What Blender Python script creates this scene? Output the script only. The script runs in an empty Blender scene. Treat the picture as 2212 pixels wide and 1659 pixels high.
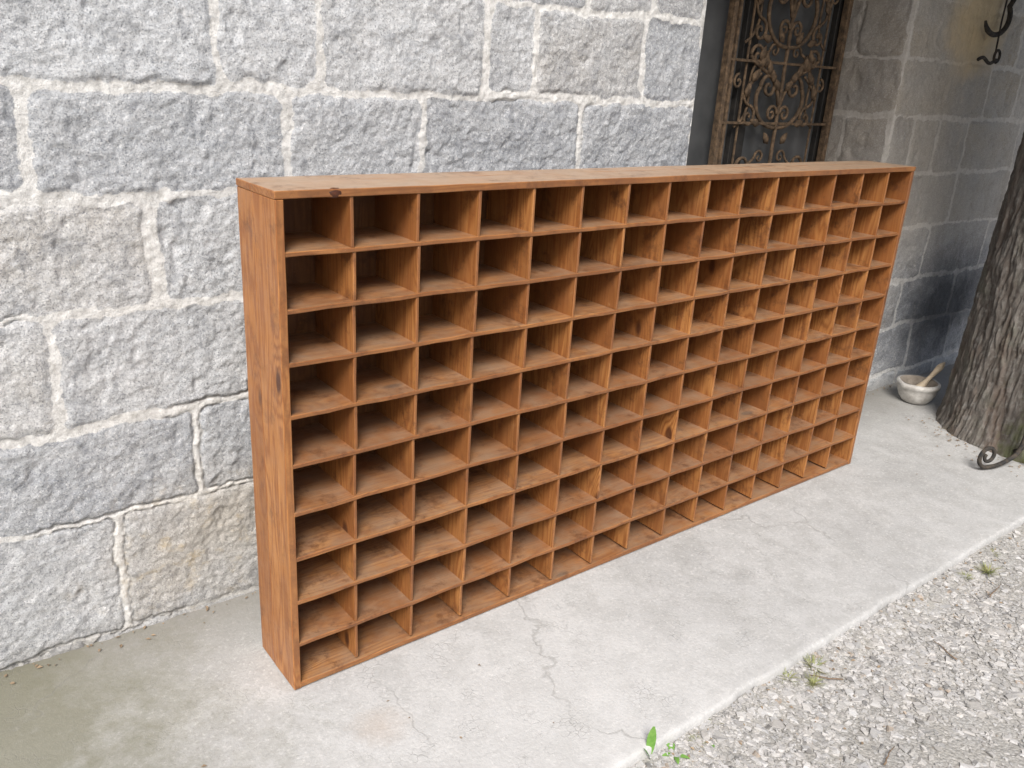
import bpy, bmesh, math, random
import numpy as np
from mathutils import Vector, Matrix, noise as mnoise
random.seed(7); rng=np.random.default_rng(11)
scene=bpy.context.scene; COL=scene.collection

# ---------------------------------------------------------------- helpers
TAB=np.random.default_rng(3).random((256,256))
def vn(x,y,s=0):
    x=x+s*17.31;y=y+s*9.77
    xi=np.floor(x).astype(int);yi=np.floor(y).astype(int);fx=x-xi;fy=y-yi
    fx=fx*fx*fx*(fx*(fx*6-15)+10);fy=fy*fy*fy*(fy*(fy*6-15)+10)
    a=TAB[xi&255,yi&255];b=TAB[(xi+1)&255,yi&255];c=TAB[xi&255,(yi+1)&255];d=TAB[(xi+1)&255,(yi+1)&255]
    return ((a*(1-fx)+b*fx)*(1-fy)+(c*(1-fx)+d*fx)*fy)*2-1
def fbm(x,y,o=4,s=0,g=.5):
    r=0;a=1;t=0
    for i in range(o): r=r+a*vn(x*2**i,y*2**i,s+i*3);t+=a;a*=g
    return r/t
def sstep(a,b,x):
    t=np.clip((x-a)/(b-a),0,1);return t*t*(3-2*t)
def raw_mesh(name,V,F,smooth=False):
    me=bpy.data.meshes.new(name);V=np.asarray(V,dtype=np.float32);F=np.asarray(F,dtype=np.int32)
    k=F.shape[1]
    me.vertices.add(len(V));me.vertices.foreach_set("co",V.ravel())
    me.loops.add(F.size);me.loops.foreach_set("vertex_index",F.ravel())
    me.polygons.add(len(F));me.polygons.foreach_set("loop_start",np.arange(0,F.size,k,dtype=np.int32))
    me.polygons.foreach_set("use_smooth",np.full(len(F),smooth))
    me.update(calc_edges=True);me.validate()
    return me
def grid_faces(n,m,flip=False,wrap=False):
    i,j=np.meshgrid(np.arange(n if wrap else n-1),np.arange(m-1),indexing='ij')
    i2=(i+1)%n
    f=np.stack([i*m+j,i2*m+j,i2*m+j+1,i*m+j+1],-1).reshape(-1,4)
    return f[:,::-1] if flip else f
def attr(me,name,arr):
    a=me.attributes.new(name,'FLOAT_COLOR','POINT');arr=np.asarray(arr,dtype=np.float32)
    if arr.shape[1]==3: arr=np.c_[arr,np.ones(len(arr))]
    a.data.foreach_set("color",arr.astype(np.float32).ravel())
def add(name,me,mat=None,parent=None,**kw):
    o=bpy.data.objects.new(name,me);COL.objects.link(o)
    if mat and me: me.materials.append(mat)
    if parent:
        o.parent=parent;L=Vector((0,0,0));p=parent
        while p: L+=p.location;p=p.parent
        o.matrix_parent_inverse=Matrix.Identity(4);o.location=-L if me else (0,0,0)
    for k,v in kw.items(): o[k]=v
    return o
def empty(name,loc,parent=None,**kw):
    o=bpy.data.objects.new(name,None);COL.objects.link(o);o.empty_display_size=.1
    if parent: o.parent=parent;o.location=Vector(loc)-parent.location
    else: o.location=loc
    for k,v in kw.items(): o[k]=v
    return o
class NT:
    def __init__(s,name):
        s.m=bpy.data.materials.new(name);s.m.use_nodes=True;s.t=s.m.node_tree;s.n=s.t.nodes;s.l=s.t.links
        s.b=s.n["Principled BSDF"]
    def N(s,ty,ins=None,**kw):
        n=s.n.new(ty)
        for k,v in kw.items(): setattr(n,k,v)
        for k,v in (ins or {}).items():
            if isinstance(v,bpy.types.NodeSocket): s.l.new(v,n.inputs[k])
            else: n.inputs[k].default_value=v
        return n
    def noise(s,vec,scale,detail=4,rough=.55,dist=0):
        return s.N('ShaderNodeTexNoise',{'Vector':vec,'Scale':scale,'Detail':detail,'Roughness':rough,'Distortion':dist}).outputs['Fac']
    def ramp(s,f,stops,interp='LINEAR'):
        n=s.N('ShaderNodeValToRGB',{'Fac':f});r=n.color_ramp;r.interpolation=interp
        while len(r.elements)<len(stops): r.elements.new(.5)
        for e,(p,c) in zip(r.elements,stops):
            e.position=p;e.color=(c,c,c,1) if not hasattr(c,'__len__') else (*c[:3],1)
        return n.outputs['Color']
    def mix(s,f,a,b,mode='MIX'):
        n=s.N('ShaderNodeMix',data_type='RGBA',blend_type=mode)
        for k,v in ((0,f),(6,a),(7,b)):
            if isinstance(v,bpy.types.NodeSocket): s.l.new(v,n.inputs[k])
            elif k==0: n.inputs[k].default_value=v
            else: n.inputs[k].default_value=(*v[:3],1) if hasattr(v,'__len__') else (v,v,v,1)
        return n.outputs[2]
    def math(s,op,a,b=0,clamp=False):
        n=s.N('ShaderNodeMath',operation=op,use_clamp=clamp)
        for k,v in ((0,a),(1,b)):
            if isinstance(v,bpy.types.NodeSocket): s.l.new(v,n.inputs[k])
            else: n.inputs[k].default_value=v
        return n.outputs[0]
    def mapv(s,vec,scale=(1,1,1),loc=(0,0,0)):
        return s.N('ShaderNodeMapping',{'Vector':vec,'Scale':scale,'Location':loc}).outputs[0]
    def blob(s,p,c,sc,wob,lo,hi):
        """soft-edged patch around world point c; sc squeezes the axes"""
        a=s.mapv(p,sc,tuple(-c[i]*sc[i] for i in range(3)))
        d=s.N('ShaderNodeVectorMath',{0:a},operation='LENGTH').outputs['Value']
        d=s.math('ADD',d,s.math('MULTIPLY',s.math('SUBTRACT',s.noise(p,7,5,.65),.5),wob))
        return s.ramp(d,[(lo,1),(hi,0)])
    def pos(s): return s.N('ShaderNodeNewGeometry').outputs['Position']
    def bump(s,h,st=.5,dist=.01,prev=None):
        d={'Height':h,'Strength':st,'Distance':dist}
        if prev is not None: d['Normal']=prev
        return s.N('ShaderNodeBump',d).outputs[0]
    def out(s,col=None,rough=.8,nor=None,spec=.3,metal=None):
        for k,v in (('Base Color',col),('Roughness',rough),('Normal',nor),('Specular IOR Level',spec),('Metallic',metal)):
            if v is None: continue
            if isinstance(v,bpy.types.NodeSocket): s.l.new(v,s.b.inputs[k])
            else: s.b.inputs[k].default_value=(*v,1) if hasattr(v,'__len__') else v
        return s.m
    def sep(s,c):
        n=s.N('ShaderNodeSeparateColor',{'Color':c});return n.outputs
    def xyz(s,v):
        return s.N('ShaderNodeSeparateXYZ',{'Vector':v}).outputs

# ---------------------------------------------------------------- materials
def mat_stone():
    t=NT("granite_masonry");p=t.pos()
    a=t.N('ShaderNodeAttribute',attribute_name="stone")
    R,G,B=t.sep(a.outputs['Color'])[:3]
    base=t.mix(G,(.215,.23,.255),(.60,.62,.64))
    big=t.noise(p,9,5,.6)
    base=t.mix(t.ramp(big,[(.38,0),(.68,.5)]),base,(.64,.65,.655))
    base=t.mix(t.math('MULTIPLY',B,t.ramp(t.noise(p,5,4),[(.35,.2),(.65,1)])),base,(.46,.39,.29))
    sp=t.noise(p,190,4,.85)
    base=t.mix(t.ramp(sp,[(.38,.8),(.49,0)]),base,(.12,.13,.15))
    base=t.mix(t.ramp(t.noise(t.mapv(p,loc=(3,1,7)),150,4,.8),[(.53,0),(.63,.65)]),base,(.80,.80,.80))
    sm=t.ramp(t.noise(t.mapv(p,loc=(9,4,1)),20,8,.8),[(.52,0),(.65,.6)])
    base=t.mix(t.math('MULTIPLY',sm,t.math('ADD',t.math('MULTIPLY',G,.8),.2)),base,(.75,.755,.76))
    # dark weathered hollows in the hewn faces
    base=t.mix(t.ramp(t.noise(t.mapv(p,loc=(6,6,1)),17,8,.75),[(.36,.5),(.48,0)]),base,(.17,.18,.20))
    mo=t.ramp(t.noise(p,30,7,.8),[(.30,(.42,.41,.385)),(.55,(.76,.755,.735))])
    edge=t.math('ADD',R,t.math('MULTIPLY',t.math('SUBTRACT',t.noise(p,48,6,.78),.5),1.7),clamp=True)
    col=t.mix(t.ramp(edge,[(.40,0),(.60,1)]),mo,base)
    col=t.mix(t.ramp(t.noise(t.mapv(p,loc=(1,8,2)),130,4,.8),[(.36,.35),(.48,0)]),col,(.25,.25,.25))
    x=t.xyz(p)
    li=t.ramp(t.noise(t.mapv(p,loc=(2,5,2)),16,6,.7),[(.54,0),(.68,.6)])
    lm=t.math('MULTIPLY',li,t.blob(p,(-.03,.5,.22),(1.6,1,2.4),.5,.1,.75))
    col=t.mix(lm,col,(.50,.37,.17))
    col=t.mix(t.math('MULTIPLY',t.blob(p,(.0,.5,.25),(2.2,1,3.),.6,.1,.8),.35),col,(.45,.38,.27))
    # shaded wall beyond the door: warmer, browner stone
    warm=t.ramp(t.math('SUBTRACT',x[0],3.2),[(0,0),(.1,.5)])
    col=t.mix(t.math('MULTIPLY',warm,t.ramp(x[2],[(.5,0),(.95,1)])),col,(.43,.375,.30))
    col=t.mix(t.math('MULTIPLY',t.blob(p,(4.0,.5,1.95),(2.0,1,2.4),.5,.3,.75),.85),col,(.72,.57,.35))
    col=t.mix(t.math('MULTIPLY',t.blob(p,(4.35,.5,.42),(1.2,1,2.1),.7,.25,.95),.88),col,(.04,.042,.047))  # shadow behind the tree trunk painted into the stone as a near-black patch
    damp=t.ramp(t.math('ADD',x[2],t.math('MULTIPLY',t.noise(p,6,3),.12)),[(.03,.6),(.13,0)])
    col=t.mix(damp,col,(.20,.19,.165))
    h=t.math('ADD',t.noise(p,90,6,.78),t.math('MULTIPLY',t.noise(p,300,3,.6),.3))
    return t.out(col,.9,t.bump(h,.9,.008),.25)
def mat_concrete():
    t=NT("old_concrete");p=t.pos();x=t.xyz(p)
    n1=t.noise(p,1.7,6,.6);n2=t.noise(p,8,8,.72);n3=t.noise(p,120,3,.7)
    col=t.ramp(n1,[(.3,(.37,.368,.36)),(.7,(.47,.467,.458))])
    col=t.mix(t.ramp(n2,[(.40,.5),(.56,0)]),col,(.30,.295,.28))
    col=t.mix(t.ramp(t.noise(t.mapv(p,loc=(7,2,1)),7,9,.78),[(.50,0),(.66,.32)]),col,(.60,.595,.58))
    col=t.mix(t.ramp(n3,[(.3,.45),(.5,0)]),col,(.24,.24,.23))
    col=t.mix(t.ramp(t.noise(t.mapv(p,loc=(4,4,4)),90,3,.7),[(.56,0),(.68,.45)]),col,(.64,.63,.61))
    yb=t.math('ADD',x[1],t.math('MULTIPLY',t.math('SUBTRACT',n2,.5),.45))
    col=t.mix(t.ramp(t.math('ADD',yb,.7),[(.0,.12),(.5,0)]),col,(.58,.577,.565))
    near=t.blob(p,(.55,-.45,0),(1.1,1.3,1),.5,.2,1.)
    col=t.mix(t.math('MULTIPLY',near,.35),col,(.62,.615,.60))
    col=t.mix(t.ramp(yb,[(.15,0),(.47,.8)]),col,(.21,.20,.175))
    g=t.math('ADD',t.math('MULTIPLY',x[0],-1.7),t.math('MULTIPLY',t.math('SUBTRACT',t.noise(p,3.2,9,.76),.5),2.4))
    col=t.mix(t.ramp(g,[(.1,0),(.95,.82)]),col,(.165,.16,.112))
    v=t.N('ShaderNodeVectorMath',{0:p,1:(.13,-.24,0)},operation='DISTANCE').outputs['Value']
    rs=t.math('MULTIPLY',t.ramp(t.math('ADD',v,t.math('MULTIPLY',n2,.14)),[(.07,1),(.16,0)]),.3)
    col=t.mix(rs,col,(.42,.31,.22))
    wv=t.N('ShaderNodeMix',{0:.06,4:p,5:t.N('ShaderNodeTexNoise',{'Vector':p,'Scale':8,'Detail':5}).outputs['Color']},data_type='VECTOR').outputs[1]
    cr=t.N('ShaderNodeTexVoronoi',{'Vector':wv,'Scale':58.},feature='DISTANCE_TO_EDGE').outputs['Distance']
    ck=t.ramp(cr,[(.0,1),(.07,0)])
    ck=t.math('MULTIPLY',ck,t.ramp(t.noise(p,7,6,.7),[(.52,0),(.64,1)]))
    wv2=t.N('ShaderNodeMix',{0:.12,4:p,5:t.N('ShaderNodeTexNoise',{'Vector':p,'Scale':9,'Detail':5}).outputs['Color']},data_type='VECTOR').outputs[1]
    cr2=t.N('ShaderNodeTexVoronoi',{'Vector':wv2,'Scale':.9},feature='DISTANCE_TO_EDGE').outputs['Distance']
    ck2=t.math('MULTIPLY',t.ramp(cr2,[(.0,1),(.0022,0)]),t.ramp(t.noise(p,2,3),[(.48,0),(.58,.7)]))
    col=t.mix(t.math('MULTIPLY',ck,.4),col,(.22,.215,.20))
    col=t.mix(t.math('MULTIPLY',ck2,.6),col,(.18,.175,.16))
    h=t.math('SUBTRACT',t.math('ADD',t.math('MULTIPLY',n2,.8),t.math('MULTIPLY',n3,.35)),t.math('MULTIPLY',t.math('ADD',ck,ck2),.2))
    return t.out(col,.86,t.bump(h,.6,.006),.3)
def mat_ground():
    t=NT("gravel_soil");p=t.pos()
    v=t.N('ShaderNodeTexVoronoi',{'Vector':p,'Scale':110.})
    col=t.mix(t.sep(v.outputs['Color'])[0],(.30,.292,.275),(.44,.432,.415))
    col=t.mix(t.ramp(v.outputs['Distance'],[(.35,0),(.75,.45)]),col,(.23,.217,.195))
    col=t.mix(t.ramp(t.noise(p,5,7,.7),[(.42,0),(.6,.7)]),col,(.345,.33,.30))
    h=t.math('SUBTRACT',1.,v.outputs['Distance'])
    return t.out(col,.95,t.bump(t.math('ADD',h,t.noise(p,160,4,.7)),.7,.005),.2)
def mat_gravel():
    t=NT("gravel_chips");p=t.pos();a=t.N('ShaderNodeAttribute',attribute_name="tint").outputs['Color']
    col=t.mix(t.ramp(t.noise(p,150,4,.75),[(.35,.5),(.6,0)]),a,t.mix(.5,a,(.18,.172,.155)))
    col=t.mix(t.ramp(t.noise(t.mapv(p,loc=(2,2,2)),40,5,.7),[(.45,0),(.6,.45)]),col,(.36,.345,.315))
    return t.out(col,.92,t.bump(t.noise(p,200,3),.5,.003),.2)
def mat_wood(name="aged_pine",k_=1.,yel=1.,stain=1.):
    t=NT(name);g=t.N('ShaderNodeAttribute',attribute_name="gco").outputs['Vector'];p=t.pos()
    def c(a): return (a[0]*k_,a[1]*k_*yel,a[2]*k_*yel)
    kv=t.mapv(g,(3.2,7.,7.))
    k=t.N('ShaderNodeTexVoronoi',{'Vector':kv,'Scale':1.,'Randomness':1.})
    pres=t.ramp(t.sep(k.outputs['Color'])[0],[(.30,0),(.32,1)])
    kd=k.outputs['Distance']
    bulge=t.math('MULTIPLY',t.ramp(kd,[(.0,1),(.38,0)]),pres)
    n=t.noise(t.mapv(g,(.9,11,11)),1.,3,.5,.2)
    n=t.math('ADD',n,t.math('MULTIPLY',bulge,.25))
    ring=t.math('ADD',t.math('MULTIPLY',t.math('SINE',t.math('MULTIPLY',n,95.)),.5),.5)
    ring=t.math('POWER',ring,1.8)
    fib=t.noise(t.mapv(g,(9,420,420)),1.,3,.6)
    col=t.mix(ring,c((.46,.212,.068)),c((.27,.103,.030)))
    col=t.mix(t.ramp(fib,[(.35,.4),(.6,0)]),col,c((.22,.082,.024)))
    tone=t.noise(t.mapv(g,(.5,1.3,1.3)),1.,2,.5)
    col=t.mix(t.ramp(tone,[(.38,.7*stain),(.6,0)]),col,c((.24,.088,.027)))
    big=t.noise(t.mapv(g,(2.2,9,9)),1.,6,.65)
    col=t.mix(t.ramp(big,[(.38,.65*stain),(.6,0)]),col,c((.18,.068,.023)))
    knot=t.math('MULTIPLY',t.ramp(t.math('ADD',kd,t.math('MULTIPLY',fib,.04)),[(.10,1),(.155,0)]),pres)
    col=t.mix(t.math('MULTIPLY',knot,.9),col,c((.06,.020,.010)))
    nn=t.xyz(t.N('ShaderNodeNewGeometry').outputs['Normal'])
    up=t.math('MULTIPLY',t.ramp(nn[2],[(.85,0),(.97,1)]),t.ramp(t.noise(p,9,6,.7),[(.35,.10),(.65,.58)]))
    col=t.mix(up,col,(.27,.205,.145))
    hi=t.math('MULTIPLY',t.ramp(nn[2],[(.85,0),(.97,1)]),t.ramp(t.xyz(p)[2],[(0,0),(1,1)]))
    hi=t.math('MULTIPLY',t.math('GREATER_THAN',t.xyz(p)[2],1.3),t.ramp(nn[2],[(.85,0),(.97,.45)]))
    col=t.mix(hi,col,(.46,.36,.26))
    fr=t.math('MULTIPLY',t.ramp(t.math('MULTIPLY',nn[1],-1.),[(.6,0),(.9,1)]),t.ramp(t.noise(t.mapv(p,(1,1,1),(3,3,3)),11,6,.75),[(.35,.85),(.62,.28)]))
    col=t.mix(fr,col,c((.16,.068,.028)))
    wear=t.ramp(t.noise(p,40,7,.85),[(.60,0),(.70,.4)])
    col=t.mix(wear,col,c((.52,.34,.18)))
    dk=t.ramp(t.noise(t.mapv(p,loc=(5,2,8)),11,7,.78),[(.53,0),(.68,.85*stain)])
    col=t.mix(dk,col,c((.095,.038,.018)))
    ro=t.ramp(t.noise(p,16,4),[(.3,.32),(.7,.58)])
    h=t.math('ADD',t.math('MULTIPLY',fib,.6),t.math('MULTIPLY',ring,.25))
    return t.out(col,ro,t.bump(h,.4,.0018),.42)
def mat_rust(dark=False):
    t=NT("black_iron" if dark else "rusted_iron");p=t.pos()
    n=t.noise(p,38,6,.7)
    if dark: col=t.ramp(n,[(.4,(.03,.03,.03)),(.7,(.10,.08,.06))])
    else: col=t.ramp(n,[(.3,(.05,.038,.03)),(.5,(.13,.09,.058)),(.66,(.23,.155,.095)),(.8,(.18,.17,.15))])
    return t.out(col,.85,t.bump(t.noise(p,180,4),.6,.002),.2,.1)
def mat_bark():
    t=NT("mossy_bark");p=t.pos();x=t.xyz(p)
    a=t.sep(t.N('ShaderNodeAttribute',attribute_name="relief").outputs['Color'])[0]
    n=t.noise(t.mapv(p,(60,60,11)),1.,8,.8);f=t.noise(p,26,7,.75)
    col=t.mix(a,(.085,.068,.056),(.25,.232,.208))
    col=t.mix(t.ramp(n,[(.38,.6),(.54,0)]),col,(.085,.068,.056))
    col=t.mix(t.ramp(f,[(.5,0),(.64,.5)]),col,(.33,.32,.30))
    col=t.mix(t.ramp(t.noise(t.mapv(p,(9,9,3)),1.,6,.7),[(.5,0),(.68,.45)]),col,(.19,.125,.09))
    side=t.math('MULTIPLY',t.math('ADD',x[1],.42),-3.2)
    z=t.math('ADD',t.math('MULTIPLY',x[2],1.),t.math('MULTIPLY',t.math('SUBTRACT',t.noise(p,9,7,.75),.5),1.8))
    z=t.math('SUBTRACT',z,side)
    col=t.mix(t.ramp(z,[(.0,.75),(.45,.0)]),col,(.12,.145,.045))
    col=t.mix(t.ramp(t.noise(t.mapv(p,loc=(3,3,3)),6,7,.7),[(.52,0),(.68,.35)]),col,(.17,.19,.135))
    return t.out(col,.92,t.bump(t.math('ADD',n,t.math('MULTIPLY',f,.6)),1.,.012),.2)
def simple(name,c1,c2,scale,rough=.7,bs=.3,bd=.003,spec=.3):
    t=NT(name);p=t.pos()
    return t.out(t.ramp(t.noise(p,scale,5,.65),[(.3,c1),(.7,c2)]),rough,t.bump(t.noise(p,scale*4,4),bs,bd),spec)
STONE=mat_stone();CONC=mat_concrete();GROUND=mat_ground();GRAVEL=mat_gravel();WOOD=mat_wood();WOODB=mat_wood("shaded_aged_pine",.62)  # back-panel pine darkened: shade inside the cells is put into its colour
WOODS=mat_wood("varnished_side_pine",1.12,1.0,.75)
RUST=mat_rust();BLACK=mat_rust(True);BARK=mat_bark()
LEAF=simple("tree_leaf",(.03,.055,.018),(.07,.11,.03),3,.55)
WEED=simple("weed_leaf",(.10,.23,.04),(.21,.38,.09),30,.5)
DRY=simple("dry_grass",(.30,.26,.13),(.22,.28,.09),30,.8)
LITTER=simple("dead_leaf",(.16,.11,.07),(.34,.26,.17),9,.8)
DOORP=simple("dark_door_paint",(.016,.016,.016),(.04,.036,.032),20,.6)
MARBLE=simple("worn_marble",(.36,.34,.31),(.66,.645,.61),24,.6)
PESTLE=simple("pestle_wood",(.48,.38,.26),(.66,.56,.42),30,.65)
HOLLOW=simple("dusty_bowl_inside",(.20,.17,.14),(.34,.30,.25),24,.85)
KNOT=simple("dark_knot",(.03,.012,.008),(.10,.035,.018),90,.4)
tg=NT("door_glass");GLASS=tg.out(tg.ramp(tg.noise(tg.pos(),4,4),[(.3,(.05,.053,.055)),(.7,(.12,.123,.125))]),.3,None,.5)
TWIG=simple("twig_bark",(.12,.08,.05),(.26,.19,.13),60,.85)

# ---------------------------------------------------------------- ground
GZ=-.045
g=raw_mesh("ground",[(-150,-150,GZ-.02),(150,-150,GZ-.02),(150,150,GZ-.02),(-150,150,GZ-.02)],[(0,1,2,3)])
add("ground",g,GROUND,kind="structure")
xs=np.r_[np.arange(-5,-1.2,.1),np.arange(-1.2,4.4,.012),np.arange(4.4,11,.1)]
prof=[(-.684,-.16),(-.685,-.05),(-.684,-.02),(-.682,-.007),(-.678,-.002),(-.670,0)]
ys=list(np.arange(-.65,.96,.02))
PY=np.array([a for a,b in prof]+ys);PZ=np.array([b for a,b in prof]+[0]*len(ys))
X,Yg=np.meshgrid(xs,PY,indexing='ij');Zg=np.tile(PZ,(len(xs),1))
edge=np.clip((-.63-Yg)/.04,0,1)
Yg=Yg+edge*(.004*fbm(X*1.6,X*0,3,1)+.0025*vn(X*28,Zg*30,2)+.008*sstep(.55,.9,vn(X*7,X*0,8)))
Zg=Zg+np.where(Zg>-.03,-.003+.003*fbm(X*4,Yg*4,4,5),0)-edge*(Zg>-.03)*.003*np.clip(fbm(X*18,Yg*10,3,7),0,1)
me=raw_mesh("concrete_path",np.stack([X,Yg,Zg],-1).reshape(-1,3),grid_faces(*X.shape),True)
add("concrete_path",me,CONC,kind="structure")

# ---------------------------------------------------------------- masonry
def stones_from_rows(rows):
    out=[]
    for z0,z1,js,opts in rows:
        for i in range(len(js)-1):
            o=opts.get(i,(None,None)) if opts else (None,None)
            out.append((js[i],js[i+1],z0,z1,o[0],o[1]))
    return out
def masonry(name,us,zs,stones,to3d,parent,flip,umin,umax,seed,dark=0,gap=.013):
    U,Z=np.meshgrid(us,zs,indexing='ij')
    wu=.018*fbm(U*5,Z*5,3,seed)+.013*fbm(U*22,Z*22,4,seed+2,.65)
    wz=.018*fbm(U*5,Z*5,3,seed+5)+.013*fbm(U*22,Z*22,4,seed+7,.65)
    SD=np.full(U.shape,9.);T=np.zeros(U.shape);Wm=np.zeros(U.shape);TU=np.zeros(U.shape)
    rs=random.Random(seed)
    for (a,b,c,d,tint,warm) in stones:
        gp=gap*rs.uniform(.6,1.35);gz=gap*rs.uniform(.6,1.35)
        cx=(a+b)/2+rs.uniform(-.004,.004);cz=(c+d)/2+rs.uniform(-.005,.005);hx=(b-a)/2-gp;hz=(d-c)/2-gz
        r=.02;tilt=rs.uniform(-.02,.02)
        px=U+wu-cx;pz=Z+wz-cz+tilt*px
        qx=np.abs(px)-hx+r;qz=np.abs(pz)-hz+r
        sd=np.hypot(np.maximum(qx,0),np.maximum(qz,0))+np.minimum(np.maximum(qx,qz),0)-r
        m=sd<SD
        t=rs.uniform(.25,.95) if tint is None else tint;w=(rs.random()**2.5*.8) if warm is None else warm
        SD=np.where(m,sd,SD);T=np.where(m,t,T);Wm=np.where(m,w,Wm)
        tu=rs.uniform(-.015,.015);tz=rs.uniform(-.02,.02);of=rs.uniform(-.003,.003)
        TU=np.where(m,px*tu+pz*tz+of,TU)
    rise=sstep(.004,-.014,SD)
    rough=.005*fbm(U*10,Z*10,3,seed+9)+.0042*fbm(U*42,Z*42,3,seed+11,.7)+.0018*vn(U*100,Z*100,seed+13)
    rough=rough-.006*sstep(.2,.65,fbm(U*20,Z*12,3,seed+33))
    h=rise*(.0058+TU*.8+rough)+(1-rise)*(.003+.0035*fbm(U*16,Z*16,4,seed+15)+.002*vn(U*70,Z*70,seed))
    pl=fbm(U*3,Z*3,3,seed+21)+.35*sstep(.4,1.0,Z+.25*U)-.28*sstep(.9,.3,Z+.1*U)
    h=h-.012*sstep(.0055,.0,np.abs(SD-.001))*sstep(.05,.3,-pl)
    e=sstep(0,.012,U-umin)*sstep(0,.012,umax-U)
    h=h*e
    V=to3d(U,Z,h).reshape(-1,3)
    me=raw_mesh(name,V,grid_faces(*U.shape,flip=flip),True)
    attr(me,"stone",np.stack([sstep(.008,-.008,SD).ravel(),(T*(1-dark)).ravel(),Wm.ravel()],-1))
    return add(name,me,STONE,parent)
YW=.5
bld=empty("stone_house",(1.9,YW,0),label="grey granite block house wall with pale lime mortar joints",category="house")
L=-5
def rnd_row(a,b,seed):
    r=random.Random(seed);o=[a]
    while o[-1]<b-.75: o.append(o[-1]+r.uniform(.28,.68))
    o.append(b);return o
def lrow(seed,first): 
    r=random.Random(seed);o=[first]
    while o[0]>L: o.insert(0,o[0]-r.uniform(.35,.7))
    return o
E=1.89
rowsM=[(-.1,.02,rnd_row(L,E,1),None),
 (.0,.385,lrow(2,-.285)+[.16,.6,1.1,1.5,E],None),
 (.385,.655,lrow(3,-.62)+[-.05,.32,.8,1.2,1.6,E],None),
 (.655,.96,lrow(4,-.385)+[.12,.55,1.0,1.5,E],None),
 (.96,1.245,lrow(5,-.12)+[.22,.7,1.15,1.5,E],None),
 (1.245,1.51,lrow(6,-.385)+[.255,.68,1.31,E],None),
 (1.51,1.79,lrow(7,-.45)+[.07,.355,.895,1.105,1.595,E],None),
 (1.79,2.07,lrow(8,-.3)+[.3,.9,1.3,1.62,E],None)]
z=2.07
for i in range(5): rowsM.append((z,z+.28,rnd_row(L,E,20+i),None));z+=.28
def tint_over(st,lst):
    for (x,z,t,w) in lst:
        for i,s in enumerate(st):
            if s[0]<x<s[1] and s[2]<z<s[3]: st[i]=(*s[:4],t,w)
    return st
stM=tint_over(stones_from_rows(rowsM),[(-.1,1.6,.85,0),(.2,1.65,.9,.05),(.6,1.65,.85,.12),(1.0,1.65,.65,.05),(1.3,1.65,.45,.3),(1.75,1.65,.35,0),
 (-.2,1.35,.58,0),(.4,1.35,.7,.05),(.9,1.35,.4,.0),(1.5,1.35,.33,.0),(-.4,1.1,.9,.45),(0,1.1,.85,.05),(-.1,.8,.8,.15),(-.5,.8,.95,.35),
 (-.3,.5,.4,0),(.1,.5,.4,0),(-.5,.2,.75,.15),(-.1,.2,.6,.35),(1.45,1.9,.6,.2)])
masonry("wall",np.r_[np.arange(L,-.95,.05),np.arange(-.95,E-.003,.005),E],np.r_[np.arange(-.09,2.12,.005),np.arange(2.13,3.5,.04)],
   stM,lambda U,Z,h:np.stack([U,YW-h,Z],-1),bld,False,L,E,5)
CR=3.35
rowsR=[(-.1,.08,rnd_row(CR,8,31),None),(.08,.36,[CR,3.62,4.02,4.5,5.0,5.6,6.3,7,8],None),(.36,.63,[CR,3.8,4.42,4.9,5.4,6,7,8],None),
 (.63,.92,[CR,3.66,3.97,4.68,5.1,5.7,6.4,7.1,8],None),(.92,1.2,[CR,3.62,4.14,4.8,5.3,6,7,8],None),
 (1.2,1.485,[CR,3.56,3.82,4.13,4.78,5.4,6,7,8],None),(1.485,1.75,[CR,4.25,4.62,5.2,5.9,7,8],None),
 (1.75,2.02,[CR,4.09,4.5,5.2,6,7,8],None)]
z=2.02
for i in range(5): rowsR.append((z,z+.29,rnd_row(CR,8,50+i),None));z+=.29
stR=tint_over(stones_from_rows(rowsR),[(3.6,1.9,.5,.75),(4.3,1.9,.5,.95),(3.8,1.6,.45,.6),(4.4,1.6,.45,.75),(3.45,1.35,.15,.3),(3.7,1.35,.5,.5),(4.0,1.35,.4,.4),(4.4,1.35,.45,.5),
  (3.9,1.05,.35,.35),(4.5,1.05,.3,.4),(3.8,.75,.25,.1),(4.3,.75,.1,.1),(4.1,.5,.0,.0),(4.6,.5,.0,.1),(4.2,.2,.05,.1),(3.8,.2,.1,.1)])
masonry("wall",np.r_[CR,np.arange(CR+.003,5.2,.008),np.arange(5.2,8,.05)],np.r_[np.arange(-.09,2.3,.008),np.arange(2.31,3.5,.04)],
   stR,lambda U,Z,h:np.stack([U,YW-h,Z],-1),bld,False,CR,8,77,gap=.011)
RD=.42
rowsV=[(a,b,([YW,YW+.26,YW+RD] if i%2 else [YW,YW+RD]),{0:(.1,.5),1:(.05,.4)}) for i,(a,b,_,_) in enumerate(rowsR)]
vs=np.r_[YW,np.arange(YW+.003,YW+RD,.009)]
zs=np.r_[np.arange(-.09,2.36,.009)]
masonry("door_reveal",vs,zs,stones_from_rows(rowsV),lambda U,Z,h:np.stack([CR-h,U,Z],-1),bld,True,YW,YW+RD+1,91,gap=.010)
masonry("door_reveal",vs,zs,stones_from_rows(rowsV),lambda U,Z,h:np.stack([E+h,U,Z],-1),bld,False,YW,YW+RD+1,92)
LZ=2.3
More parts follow.
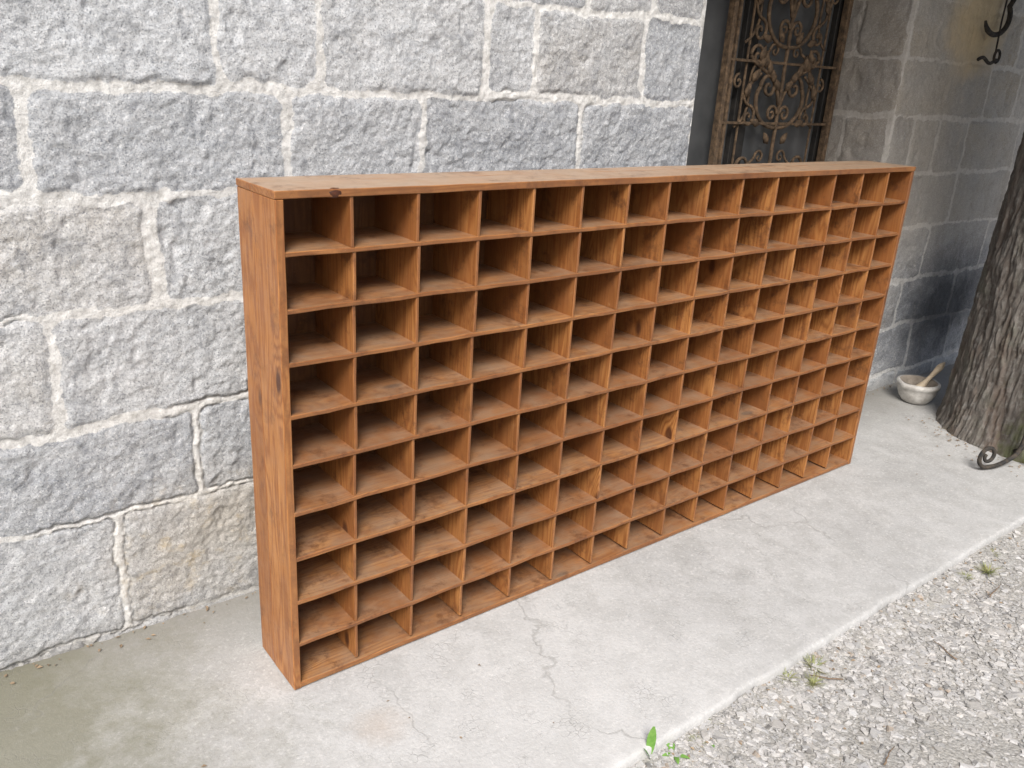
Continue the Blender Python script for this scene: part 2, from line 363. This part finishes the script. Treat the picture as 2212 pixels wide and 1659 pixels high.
masonry("door_lintel",np.arange(E,CR+.001,.02),np.r_[np.arange(LZ,2.63,.02),np.arange(2.63,3.5,.04)],
  [(E,CR,LZ,2.63,.4,.2)]+stones_from_rows([(2.63,2.93,rnd_row(E,CR,60),None),(2.93,3.22,rnd_row(E,CR,61),None),(3.22,3.5,rnd_row(E,CR,62),None)]),
  lambda U,Z,h:np.stack([U,YW-h,Z],-1),bld,False,E,CR,95)
masonry("lintel_soffit",np.arange(E,CR+.001,.02),np.arange(YW,YW+RD+.01,.02),[(E,CR,YW-.1,YW+RD+.1,.3,.2)],
  lambda U,Z,h:np.stack([U,Z,LZ-h],-1),bld,True,E,CR,97)

# ---------------------------------------------------------------- box & tube builders
class MB:
    def __init__(s): s.V=[];s.F=[]
    def box(s,a,b,bev=.002):
        bm=bmesh.new();bmesh.ops.create_cube(bm,size=1)
        a=Vector(a);b=Vector(b)
        for v in bm.verts: v.co=Vector([(a[i]+b[i])/2+v.co[i]*(b[i]-a[i]) for i in range(3)])
        if bev: bmesh.ops.bevel(bm,geom=bm.edges[:],offset=bev,segments=1,affect='EDGES')
        s.addbm(bm)
    def addbm(s,bm):
        o=len(s.V);bm.verts.index_update()
        s.V+= [v.co.copy() for v in bm.verts];s.F+=[[v.index+o for v in f.verts] for f in bm.faces];bm.free()
    def tube(s,pts,r,seg=8,flat=1.,ref=(0,1,0)):
        pts=[Vector(p) for p in pts];n=len(pts);o=len(s.V);ref=Vector(ref)
        for i,p in enumerate(pts):
            t=(pts[min(i+1,n-1)]-pts[max(i-1,0)]).normalized()
            rf=ref if abs(t.dot(ref))<.98 else Vector((1,0,0))
            u=(rf-t*rf.dot(t)).normalized();w=t.cross(u)
            rr=r(i/(n-1)) if callable(r) else r
            for k in range(seg):
                a=2*math.pi*k/seg
                s.V.append(p+u*math.cos(a)*rr*flat+w*math.sin(a)*rr)
        for i in range(n-1):
            for k in range(seg):
                k2=(k+1)%seg
                s.F.append([o+i*seg+k,o+i*seg+k2,o+(i+1)*seg+k2,o+(i+1)*seg+k])
        s.F.append([o+k for k in range(seg)][::-1]);s.F.append([o+(n-1)*seg+k for k in range(seg)])
    def mesh(s,name,smooth=False):
        me=bpy.data.meshes.new(name);me.from_pydata([tuple(v) for v in s.V],[],s.F);me.update()
        if smooth: me.polygons.foreach_set("use_smooth",[True]*len(me.polygons))
        bm=bmesh.new();bm.from_mesh(me);bmesh.ops.recalc_face_normals(bm,faces=bm.faces);bm.to_mesh(me);bm.free()
        return me

# ---------------------------------------------------------------- glazed door
YD=YW+RD-.06
door=empty("glazed_door",((E+CR)/2,YD,0),bld)
b=MB()
b.box((E,YD,.0),(E+.1,YD+.07,LZ));b.box((CR-.06,YD,.0),(CR,YD+.07,LZ))
b.box((E+.1,YD+.002,LZ-.1),(CR-.06,YD+.068,LZ))
b.box((E+.1,YD+.002,0),(CR-.06,YD+.068,.25));
b.box((2.60,YD+.001,.25),(2.70,YD+.069,LZ-.1));b.box((E+.1,YD+.004,1.0),(2.60,YD+.066,1.08));b.box((2.70,YD+.004,1.0),(CR-.06,YD+.066,1.08))
add("door_frame",b.mesh("door_frame"),DOORP,door)
b=MB();b.box((E+.09,YD+.03,.24),(2.61,YD+.036,LZ-.09),0);b.box((2.69,YD+.03,.24),(CR-.05,YD+.036,LZ-.09),0)
add("glass_pane",b.mesh("glass_pane"),GLASS,door)
b=MB();b.box((E,YD+.5,-.02),(CR,YD+.52,LZ+.1),0)
add("inner_wall",b.mesh("inner_wall"),DOORP,bld)

# ---------------------------------------------------------------- wrought iron gate
YG=YW+.33
gate=empty("iron_gate",(2.9,YG,0),bld)
b=MB();GX0,GX1=2.44,3.33;GC=(GX0+GX1)/2
b.box((GX0,YG-.018,.03),(GX0+.025,YG+.018,2.25),.003);b.box((GX0+.05,YG-.010,.03),(GX0+.066,YG+.010,2.25),.003)
b.box((GX1-.03,YG-.018,.03),(GX1,YG+.018,2.25),.003)
for zz in (.06,.62,1.42,1.69,2.2): b.box((GX0+.03,YG-.007,zz-.006),(GX1-.03,YG+.007,zz+.006),.002)
for xx in (GX0+.17,GX1-.14): b.tube([(xx,YG+.01,.06),(xx,YG+.01,2.2)],.006,6)
add("gate_frame",b.mesh("gate_frame"),RUST,gate)
b=MB()
def spiral(cx,cz,r,turns,a0,sgn,y=YG,th=.0085,shrink=.12):
    n=int(30*turns)+4;pts=[]
    for i in range(n):
        f=i/(n-1);a=a0+sgn*2*math.pi*turns*f;rr=r*(1-f*(1-shrink))
        pts.append((cx+rr*math.cos(a),y,cz+rr*math.sin(a)))
    b.tube(pts,lambda f:th*(1-.25*f),7)
def bez(p0,p1,p2,p3,n=18):
    P=[Vector(p) for p in (p0,p1,p2,p3)];o=[]
    for i in range(n):
        t=i/(n-1);o.append(P[0]*(1-t)**3+P[1]*3*t*(1-t)**2+P[2]*3*t*t*(1-t)+P[3]*t**3)
    return o
def leaf(x,z,ang,l,w,y=YG-.01):
    o=len(b.V);d=Vector((math.cos(ang),0,math.sin(ang)));s=Vector((-d.z,0,d.x));c=Vector((x,y,z))
    pts=[c,c+d*l*.3+s*w,c+d*l*.7+s*w*.7,c+d*l,c+d*l*.7-s*w*.7,c+d*l*.3-s*w]
    for p in pts: b.V.append(p)
    b.V.append(c+d*l*.5+Vector((0,-.012,0)));k=o+6
    for i in range(6): b.F.append([o+i,o+(i+1)%6,k])
    b.V+= [p+Vector((0,.006,0)) for p in pts];b.F.append([o+7+i for i in range(6)])
    for i in range(6): b.F.append([o+i,o+(i+1)%6,o+7+(i+1)%6,o+7+i])
def motif(z0,h,lv=1):
    for s in (-1,1):
        a0=0 if s>0 else math.pi;x1=GC+s*.10
        def an(v): return v if s>0 else math.pi-v
        b.tube(bez((GC+s*.008,YG,z0+.02),(GC+s*.16,YG,z0+.02),(GC+s*.22,YG,z0+h*.35),(x1+s*.062,YG,z0+h*.48)),.0095,7)
        spiral(x1,z0+h*.48,.062,1.4,a0,s,th=.0095)
        spiral(GC+s*.05,z0+h*.2,.04,1.4,(math.pi if s>0 else 0),-s,th=.008)
        b.tube(bez((GC+s*.008,YG,z0+h*.3),(GC+s*.05,YG,z0+h*.7),(GC+s*.20,YG,z0+h*.62),(GC+s*.265,YG,z0+h*.80)),.0085,7)
        spiral(GC+s*.215,z0+h*.80,.05,1.3,a0,s,th=.008)
        spiral(GC+s*.225,z0+h*.16,.05,1.3,math.pi/2,s,th=.008)
        b.tube(bez((GC+s*.225,YG,z0+h*.16+.05),(GC+s*.32,YG,z0+h*.35),(GC+s*.25,YG,z0+h*.5),(GC+s*.17,YG,z0+h*.62)),.007,6)
        # extra tendrils that weave over the main stems
        b.tube(bez((GC+s*.31,YG+.008,z0+h*.05),(GC+s*.12,YG+.008,z0+h*.25),(GC+s*.36,YG+.008,z0+h*.62),(GC+s*.12,YG+.008,z0+h*.86)),.0065,6)
        spiral(GC+s*.085,z0+h*.86,.036,1.2,a0,s,y=YG+.008,th=.0065)
        spiral(GC+s*.32,z0+h*.52,.034,1.2,math.pi/2,-s,y=YG+.008,th=.0065)
        for k in range(5): leaf(GC+s*(.02+.045*k),z0+h*(.46+.07*k),an(.7+.3*k),.075,.02)
        for k in range(3): leaf(GC+s*(.27-.03*k),z0+h*(.36+.17*k),an(1.9+.4*k),.08,.021)
        leaf(GC+s*.14,z0+h*.08,an(.3),.075,.018);leaf(GC+s*.05,z0+h*.95,an(.9),.07,.02)
b.tube([(GC,YG,.06),(GC,YG,2.2)],.009,7)
motif(.08,.54);motif(.66,.7);motif(1.38,.42);motif(1.74,.5)
add("scrollwork",b.mesh("scrollwork",True),RUST,gate)

# ---------------------------------------------------------------- pigeonhole shelf
W,D,H=2.69,.2188,1.32
shelf=empty("pigeonhole_shelf",(W/2,D/2,0),label="long brown pine pigeonhole shelf unit standing on the concrete path",category="shelf")
def board(name,boxes,axis,amp=.0011,bev=.0018,step=.05,parent=shelf,mat=None):
    V=[];F=[];G=[]
    for a,bb in boxes:
        bm=bmesh.new();bmesh.ops.create_cube(bm,size=1);a=Vector(a);bb=Vector(bb)
        for v in bm.verts: v.co=Vector([(a[i]+bb[i])/2+v.co[i]*(bb[i]-a[i]) for i in range(3)])
        bmesh.ops.bevel(bm,geom=bm.edges[:],offset=bev,segments=1,affect='EDGES')
        ln=bb[axis]-a[axis];n=max(1,int(ln/step))
        nv=Vector((0,0,0));nv[axis]=1
        for i in range(1,n):
            co=Vector(a);co[axis]=a[axis]+ln*i/n
            bmesh.ops.bisect_plane(bm,geom=bm.verts[:]+bm.edges[:]+bm.faces[:],plane_co=co,plane_no=nv)
        off=Vector((random.uniform(0,60),random.uniform(0,60),random.uniform(0,60)))
        o=len(V);bm.verts.index_update()
        for v in bm.verts:
            c=v.co.copy();q=Vector([c[axis],c[(axis+1)%3],c[(axis+2)%3]])
            G.append(q+off)
            V.append(c+mnoise.noise_vector(c*9+off)*amp+mnoise.noise_vector(c*45+off)*amp*.5)
        F+=[[v.index+o for v in f.verts] for f in bm.faces];bm.free()
    me=bpy.data.meshes.new(name);me.from_pydata([tuple(v) for v in V],[],F);me.update()
    at=me.attributes.new("gco",'FLOAT_VECTOR','POINT');at.data.foreach_set("vector",np.array([tuple(g) for g in G],dtype=np.float32).ravel())
    return add(name,me,mat or WOOD,parent)
ts=.020;tt=.018;th=.0112;td=.0088
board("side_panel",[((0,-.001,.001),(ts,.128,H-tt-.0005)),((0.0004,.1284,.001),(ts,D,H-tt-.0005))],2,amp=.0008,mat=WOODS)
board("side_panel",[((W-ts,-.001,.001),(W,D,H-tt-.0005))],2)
board("top_panel",[((-.001,-.002,H-tt),(W+.001,.133,H)),((-.001,.1335,H-tt),(W+.001,D+.001,H-.0006))],0)
board("bottom_panel",[((ts-.002,.0005,.002),(W-ts+.002,D-.001,.002+.015))],0)
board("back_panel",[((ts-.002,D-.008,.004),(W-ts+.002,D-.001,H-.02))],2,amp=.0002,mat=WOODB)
zc=[.010+(H-.02)*i/10 for i in range(11)]
xc=[.010+(W-.02)*i/15 for i in range(16)]
for i in range(1,10):
    board("shelf_board",[((ts-.002,random.uniform(-.0015,.0015),zc[i]-th/2),(W-ts+.002,D-.007,zc[i]+th/2))],0,amp=.0027)
for j in range(1,15):
    bx=[]
    for i in range(10):
        dx=random.uniform(-.004,.004);y0=random.uniform(.001,.005)
        bx.append(((xc[j]-td/2+dx,y0,zc[i]+(th/2-.0026 if i else .014)),(xc[j]+td/2+dx,D-.0075,zc[i+1]-th/2+.0026 if i<9 else H-tt+.001)))
    board("divider",bx,2,amp=.0012)
bm=bmesh.new();bmesh.ops.create_uvsphere(bm,u_segments=20,v_segments=12,radius=1)
for v in bm.verts:
    c=v.co.copy();k=1+.15*mnoise.noise(c*2)
    v.co=Vector((.142+c.x*.023*k,.006+c.y*.0095*k,H-.0095+c.z*.0115*k))
me=bpy.data.meshes.new("knot");bm.to_mesh(me);bm.free();me.polygons.foreach_set("use_smooth",[True]*len(me.polygons))
add("knot",me,KNOT,shelf)

# ---------------------------------------------------------------- tree
TX,TY=3.87,-.30
tree=empty("old_tree",(TX,TY,0),label="thick old tree with furrowed mossy bark beside the path",category="tree")
nA,zt=520,np.r_[np.arange(-.12,2.3,.009),np.arange(2.3,4.6,.05)]
A,Zt=np.meshgrid(np.linspace(0,2*math.pi,nA,endpoint=False),zt,indexing='ij')
ca,sa=np.cos(A),np.sin(A)
fl=np.exp(-np.clip(Zt,0,9)/.10)
r=.396+.045*fl+.03*fl*vn(A*2.2,Zt*0+3,55)+.012*np.sin(3*A+.8)-.03*np.clip(Zt-2,0,3)
r=r+.020*fbm(ca*1.3+5,sa*1.3+Zt*.6,3,41)
aw=A+.035*fbm(Zt*4,A*3,3,44)
v1=fbm(aw*8.5,Zt*2.4,3,43,.6);v2=fbm(aw*22,Zt*6,4,49,.65)
rel=np.clip(1-np.exp(-np.abs(v1)*8)-.5*np.exp(-np.abs(v2)*8),0,1)
rel2=np.clip(.5+.9*fbm(aw*42,Zt*16,3,47,.65),0,1)
fk=np.clip(.5+1.0*fbm(A*13,Zt*10,4,59,.6),0,1)
r=r+.012*(rel-.6)+.008*rel2+.010*fk
lx=.06*np.clip(Zt-.3,0,9)/2;ly=-.05*np.clip(Zt,0,9)/2
V=np.stack([TX+lx+r*ca,TY+ly+r*sa,Zt],-1).reshape(-1,3)
me=raw_mesh("trunk",V,grid_faces(*A.shape,wrap=True),True)
attr(me,"relief",np.stack([rel.ravel()*.45+rel2.ravel()*.3+fk.ravel()*.25]*3,-1))
b=MB();CL=[]
spec=[(k*2.4,random.uniform(.15,.9),random.uniform(1.9,2.9),2.9+k*.1) for k in range(18)]
spec+=[(math.radians(a_),e_,l_,z_) for a_,e_,l_,z_ in ((186,.12,2.5,3.15),(196,.2,2.3,3.25),(206,.1,2.2,3.1),(178,.2,2.2,3.3),(215,.3,2.2,3.4),(190,.45,2.6,3.5),(165,.35,1.9,3.7))]  # unseen extra limbs added to shade the right wall and doorway
for k,(a,el,ln,z0) in enumerate(spec):
    p0=Vector((TX+.1,TY-.1,z0));d=Vector((math.cos(a)*math.cos(el),math.sin(a)*math.cos(el),math.sin(el)*.8))
    pts=[p0+d*ln*(i/9)+mnoise.noise_vector(Vector((k,i*.5,1)))*.16*(i/9) for i in range(10)]
    if any(p.y>.3 and p.z<3.7 for p in pts):
        pts=[Vector((p.x,min(p.y,.2),p.z)) for p in pts]
    b.tube(pts,lambda f:.10*(1-f)+.012,8)
    for i in range(3,10):
        CL.append(pts[i]+Vector((random.gauss(0,.3),random.gauss(0,.3),random.gauss(0,.2)+.1)));CL.append(pts[i]+Vector((random.gauss(0,.4),random.gauss(0,.4),random.gauss(0,.3)+.3)))
lm=b.mesh("limbs",True)
to=add("trunk",me,BARK,tree)
bm=bmesh.new();bm.from_mesh(me);bm.from_mesh(lm);bm.to_mesh(me);bm.free()
cl=np.array([tuple(c) for c in CL if c.z>2.85]);n=105
P=np.repeat(cl,n,0)+rng.normal(0,1,(len(cl)*n,3))*[.2,.2,.13]
P=P[(P[:,2]>2.6)&~((P[:,1]>.4)&(P[:,2]<3.6))];n=len(P)
u=rng.normal(0,1,(n,3));u/=np.linalg.norm(u,axis=1)[:,None]
w=np.cross(u,rng.normal(0,1,(n,3)));w/=np.linalg.norm(w,axis=1)[:,None]
s=rng.uniform(.045,.08,(n,1))
V=np.stack([P,P+u*s+w*s*.45,P+u*s*2,P+u*s-w*s*.45],1).reshape(-1,3)
add("crown",raw_mesh("crown",V,np.arange(n*4).reshape(-1,4)),LEAF,tree)

# ---------------------------------------------------------------- mortar and pestle
MX,MY=3.77,.27;MS=.82
mp=empty("stone_mortar",(MX,MY,0),label="small white marble mortar holding a wooden pestle on the ground",category="mortar")
prof=[(.0,0.002),(.075,0.002),(.085,.008),(.105,.035),(.122,.075),(.125,.105),(.134,.112),(.138,.13),(.134,.142),(.118,.144)]
inn=[(.108,.138),(.10,.11),(.08,.075),(.045,.052),(.0,.047)]
def lathe(pr,cx,cy,n=48,lug=True):
    V=[];F=[];m=len(pr)
    for k in range(n):
        a=2*math.pi*k/n
        e=1+ (.10*max(0,math.cos(2*a+.4))**8 if lug else 0)
        for i,(r,z) in enumerate(pr):
            rr=MS*r*(e if .1<z<.15 and r>.11 else 1)*(1+.012*mnoise.noise(Vector((math.cos(a)*2,math.sin(a)*2,z*20))))
            V.append((cx+rr*math.cos(a),cy+rr*math.sin(a),z*MS))
    for k in range(n):
        for i in range(m-1): F.append((k*m+i,((k+1)%n)*m+i,((k+1)%n)*m+i+1,k*m+i+1))
    return V,F
V,F=lathe(prof,MX,MY);add("bowl",raw_mesh("bowl",V,F,True),MARBLE,mp)
V,F=lathe([(.1185,.1435)]+inn,MX,MY,lug=False);add("bowl_hollow",raw_mesh("bowl_hollow",V,F,True),HOLLOW,mp)
b=MB();p0=Vector((MX-.01,MY,.055));p1=Vector((MX+.12,MY-.06,.225))
rad=lambda f:[.024,.025,.023,.018,.014,.012,.012,.0125,.014,.017,.018,.013,.004][min(12,int(f*12.01))]
b.tube([p0.lerp(p1,i/12) for i in range(13)],rad,14)
add("pestle",b.mesh("pestle",True),PESTLE,mp)

# ---------------------------------------------------------------- wrought iron stand
SX,SY=3.39,-.445
st=empty("iron_stand",(SX,SY,0),label="wrought iron stand with curled scroll feet on the path",category="plant stand")
az0=math.atan2(-.37-SY,3.17-SX)
for k in range(3):
    az=az0+k*2.094
    b=MB();d=Vector((math.cos(az),math.sin(az),0));n=34;o=Vector((SX,SY,0))
    def P3(s,z): return o+d*s+Vector((0,0,z))
    pts=[P3(0.012,.36),P3(.013,.22),P3(.018,.12),P3(.04,.065),P3(.08,.04),P3(.12,.024),P3(.165,.014)]
    sm=[]
    for i in range(len(pts)-1):
        a_=pts[max(i-1,0)];b_=pts[i];c_=pts[i+1];d_=pts[min(i+2,len(pts)-1)]
        for t_ in range(6):
            t=t_/6;sm.append(.5*((2*b_)+(c_-a_)*t+(2*a_-5*b_+4*c_-d_)*t*t+(3*b_-a_-3*c_+d_)*t**3))
    for i in range(n):
        f=i/(n-1);a=-math.pi/2+f*2*math.pi*1.35;rr=.056*(1-.72*f);sm.append(P3(.215+rr*math.cos(a),.070+rr*math.sin(a)))
    b.tube(sm,lambda f:.012*(1-.35*f),8,ref=tuple(Vector((0,0,1)).cross(d)))
    add("leg",b.mesh("leg",True),BLACK,st)
b=MB();b.tube([(SX,SY,.20),(SX,SY,.55)],.012,10);add("post",b.mesh("post",True),BLACK,st)
b=MB();b.tube([(SX+.04*math.cos(a),SY+.04*math.sin(a),.55) for a in np.linspace(0,2*math.pi,30)],.008,8,ref=(0,0,1))
add("ring_top",b.mesh("ring_top",True),BLACK,st)

# ---------------------------------------------------------------- hanging iron hook
HY=YW-.05;HX=-.06
hk=empty("hanging_hook",(4.16+HX,HY,1.78),label="black wrought iron hook hanging on the stone wall",category="hook")
b=MB()
pts=[];cx,cz=4.13+HX,1.985
for i in range(26):
    a=math.radians(200+i*8.0);pts.append((cx+.13*math.cos(a),HY,cz+.085*math.sin(a)))
pts+=[(cx+.13,HY,cz+.09),(cx+.12,HY,cz+.3),(cx+.1,HY+.05,cz+.42)]
b.tube(pts,lambda f:.013 if f>.12 else .006+.05*f,9)
add("hook",b.mesh("hook",True),BLACK,hk)
b=MB();b.tube([(4.16+HX,HY-.012,2.25),(4.155+HX,HY-.012,1.96),(4.17+HX,HY-.012,1.82)],.005,6)
b.tube([(4.0+HX+i*.014,HY-.012,1.775+.012*math.sin(i*.5)) for i in range(15)],.009,7)
b.tube([(4.195+HX+.03*math.cos(a),HY-.012,1.80+.03*math.sin(a)) for a in np.linspace(-1.6,4.2,20)],.007,7)
add("hanging_rod",b.mesh("hanging_rod",True),BLACK,hk)

# ---------------------------------------------------------------- gravel
n=36000
gx=rng.uniform(.2,3.7,n);gy=-.685-rng.beta(1,1.4,n)*1.15
keep=rng.random(n)<np.clip(.75+1.5*fbm(gx*2.2,gy*2.2,4,71),.3,1);gx=gx[keep];gy=gy[keep];n=len(gx)
sz=np.clip(rng.lognormal(math.log(.0056),.48,n),.002,.017)
cube=np.array([[-1,-1,-1],[1,-1,-1],[1,1,-1],[-1,1,-1],[-1,-1,1],[1,-1,1],[1,1,1],[-1,1,1]])*.8
cf=np.array([[0,3,2,1],[4,5,6,7],[0,1,5,4],[1,2,6,5],[2,3,7,6],[3,0,4,7]])
loc=cube[None]+rng.uniform(-.45,.45,(n,8,3))
loc[:,4:,:2]*=rng.uniform(.55,.95,(n,1,1))
loc=loc*np.stack([sz*rng.uniform(.8,1.5,n),sz*rng.uniform(.6,1.1,n),sz*rng.uniform(.16,.34,n)],-1)[:,None]
ax=rng.normal(0,.15,n);az=rng.uniform(0,6.28,n)
c,s=np.cos(ax)[:,None],np.sin(ax)[:,None]
y=loc[...,1]*c-loc[...,2]*s;zz=loc[...,1]*s+loc[...,2]*c;loc[...,1]=y;loc[...,2]=zz
c,s=np.cos(az)[:,None],np.sin(az)[:,None]
x=loc[...,0]*c-loc[...,1]*s;y=loc[...,0]*s+loc[...,1]*c;loc[...,0]=x;loc[...,1]=y
def soilz(x,y): return GZ+.010*fbm(x*4,y*4,3,61)+.022*sstep(-.80,-.70,y)-.006
gz=soilz(gx,gy)+rng.uniform(-.001,.004,n)
V=(loc+np.stack([gx,gy,gz],-1)[:,None]).reshape(-1,3)
F=(cf[None]+np.arange(n)[:,None,None]*8).reshape(-1,4)
me=raw_mesh("gravel",V,F)
br=rng.uniform(.32,.54,n);wm=rng.uniform(0,1,n)
tint=np.stack([br,br*(1-.03*wm-.008),br*(1-.07*wm-.015)],-1)
dk=rng.random(n)<.06;tint[dk]*=.5
br_=rng.random(n)<.02;tint[br_]=tint[br_]*[.85,.72,.6]
attr(me,"tint",np.repeat(tint,8,0))
add("gravel",me,GRAVEL,kind="stuff")
xs=np.arange(-.6,4.2,.02);ys=np.arange(-2.2,-.66,.02);X,Y=np.meshgrid(xs,ys,indexing='ij')
Z=soilz(X,Y)+.003*fbm(X*20,Y*20,3,3)
e=np.minimum(np.minimum(X+.6,4.17-X),Y+2.2);Z=np.where(e<.05,GZ-.03,Z)
me=raw_mesh("soil",np.stack([X,Y,Z],-1).reshape(-1,3),grid_faces(*X.shape),True)
add("soil",me,GROUND,kind="structure")
pts=[]
for _ in range(200):
    a=random.uniform(2.2,4.6);q=.42+abs(random.gauss(0,.10));pts.append((TX+math.cos(a)*q,TY+math.sin(a)*q,.001))
for _ in range(260): pts.append((random.uniform(-1,4.5),.488-abs(random.gauss(0,.03)),.001))
for _ in range(10): pts.append((random.uniform(-.6,3.4),random.uniform(-.65,.0),.001))
for _ in range(150):
    x_=random.uniform(.4,3.2);y_=-.69-abs(random.gauss(0,.12));pts.append((x_,y_,float(soilz(np.array([x_]),np.array([y_]))[0])+.005))
V=[];F=[]
for (x_,y_,z_) in pts:
    s_=random.uniform(.0025,.009);a=random.uniform(0,6.28);o=len(V);dx,dy=math.cos(a)*s_,math.sin(a)*s_
    V+=[(x_-dx,y_-dy,z_),(x_+dy*.5,y_-dx*.5,z_+random.uniform(0,.005)),(x_+dx,y_+dy,z_+random.uniform(0,.003)),(x_-dy*.5,y_+dx*.5,z_+random.uniform(0,.005))];F.append((o,o+1,o+2,o+3))
add("leaf_litter",raw_mesh("leaf_litter",V,F),LITTER,kind="stuff")

# ---------------------------------------------------------------- weeds
def blade(b,base,dirv,l,w,bend,n=7,cup=.25):
    o=len(b.V);d=Vector(dirv).normalized();side=d.cross(Vector((0,0,1)))
    if side.length<.01: side=Vector((1,0,0))
    side.normalize();up=Vector((0,0,1));p=Vector(base);el=bend[0]
    for i in range(n):
        f=i/(n-1);wd=w*math.sin(math.pi*min(.97,(.08+f*.92)))**.7
        b.V+= [p-side*wd,p+Vector((0,0,-wd*cup)),p+side*wd]
        el=bend[0]+(bend[1]-bend[0])*f
        p=p+(d*math.cos(el)+up*math.sin(el))*l/(n-1)
    for i in range(n-1):
        for k in range(2): b.F.append([o+i*3+k,o+i*3+k+1,o+(i+1)*3+k+1,o+(i+1)*3+k])
def weed(name,x,y,z,leaves,mat,label,smooth=True):
    b=MB()
    for (az,l,w,e0,e1) in leaves: blade(b,(x+random.gauss(0,.004),y+random.gauss(0,.004),z),(math.cos(az),math.sin(az),0),l,w,(e0,e1))
    me=b.mesh(name+"_leaves",smooth)
    o=bpy.data.objects.new(name,me);COL.objects.link(o);me.materials.append(mat)
    for v in me.vertices: v.co-=Vector((x,y,z))
    o.location=(x,y,z);o["label"]=label;o["category"]="weed";return o
weed("weed_plant",.655,-.690,-.03,[(1.0,.092,.0125,1.4,1.8),(2.6,.045,.007,1.2,.8)],WEED,"single upright green leaf growing at the kerb edge")
weed("weed_plant",.72,-.712,-.04,[(a,.04,.007,.6,-.3) for a in (.4,1.6,2.8,4.1,5.2)],WEED,"small green broadleaf weed growing at the kerb edge")
weed("weed_plant",.84,-.735,-.045,[(a,.032,.006,.6,-.2) for a in (0,1.4,2.7,4.2)],WEED,"small green broadleaf weed growing at the kerb edge")
proto=weed("grass_tuft",1.33,-.72,-.04,[(random.uniform(0,6.28),random.uniform(.03,.08),.0011,random.uniform(.3,1.3),random.uniform(-.5,.7)) for _ in range(80)],DRY,"tuft of thin dry grass growing in the gravel")
proto["group"]="grass tufts along the kerb";proto.scale=(.85,.85,.7)
for (x,y,s_) in ((1.22,-.705,.65),(1.42,-.70,.55),(2.36,-.77,.9),(2.25,-.74,.6),(.9,-.70,.45),(1.05,-.70,.35),(1.75,-.70,.35),(.58,-.70,.35),(2.5,-.72,.6),(1.27,-.76,.6),(.8,-.72,.45)):
    o=proto.copy();COL.objects.link(o);o.location=(x,y,-.04);o.scale=(s_,s_,s_*.8);o.rotation_euler=(0,0,x*9)
for i,(x,y,az,l) in enumerate(((1.36,-.80,2.4,.16),(1.15,-1.05,.3,.09),(1.75,-.95,1.2,.1),(2.2,-.85,.2,.12))):
    b=MB();p=Vector((0,0,0));pts=[p.copy()]
    for k in range(7): p=p+Vector((math.cos(az+random.uniform(-.3,.3)),math.sin(az+random.uniform(-.3,.3)),random.uniform(-.05,.08)))*l/7;pts.append(p.copy())
    b.tube(pts,lambda f:.0025*(1-.6*f),6,ref=(0,0,1))
    o=add("twig",b.mesh("twig",True),TWIG,None,label="thin dry twig lying on the gravel",category="twig",group="twigs on the gravel");o.location=(x,y,-.036)

# ---------------------------------------------------------------- camera
R=np.array([[0.79043,-0.60981,0.0579],[-0.17118,-0.31066,-0.93498],[0.58815,0.72913,-0.34994]])
cam=bpy.data.cameras.new("camera");co=bpy.data.objects.new("camera",cam);COL.objects.link(co)
m=Matrix.Identity(4)
for i in range(3): m[i][0]=R[0][i];m[i][1]=-R[1][i];m[i][2]=-R[2][i]
m[0][3],m[1][3],m[2][3]=-.725,-1.7456,1.593
co.matrix_world=m;cam.sensor_width=36;cam.lens=36*1818.26/2212;cam.clip_start=.05;cam.clip_end=600
scene.camera=co

# ---------------------------------------------------------------- light
sd=Vector((-.62,-.72,1.0)).normalized();el=math.asin(sd.z)
w=bpy.data.worlds.new("World");scene.world=w;w.use_nodes=True
sky=w.node_tree.nodes.new('ShaderNodeTexSky');sky.sky_type='NISHITA';sky.sun_disc=False
sky.sun_elevation=el;sky.sun_rotation=math.atan2(sd.x,sd.y);sky.air_density=1.;sky.dust_density=4.;sky.ozone_density=1.
bg=w.node_tree.nodes['Background'];w.node_tree.links.new(sky.outputs[0],bg.inputs[0]);bg.inputs[1].default_value=.15
s=bpy.data.lights.new("sun",'SUN');s.energy=4.3;s.angle=math.radians(24);s.color=(1,.98,.955)
so=bpy.data.objects.new("sun",s);COL.objects.link(so);so.rotation_euler=sd.to_track_quat('Z','Y').to_euler();so.location=(-3,-3,6)
scene.view_settings.view_transform='Standard';scene.view_settings.look='None';scene.view_settings.exposure=0
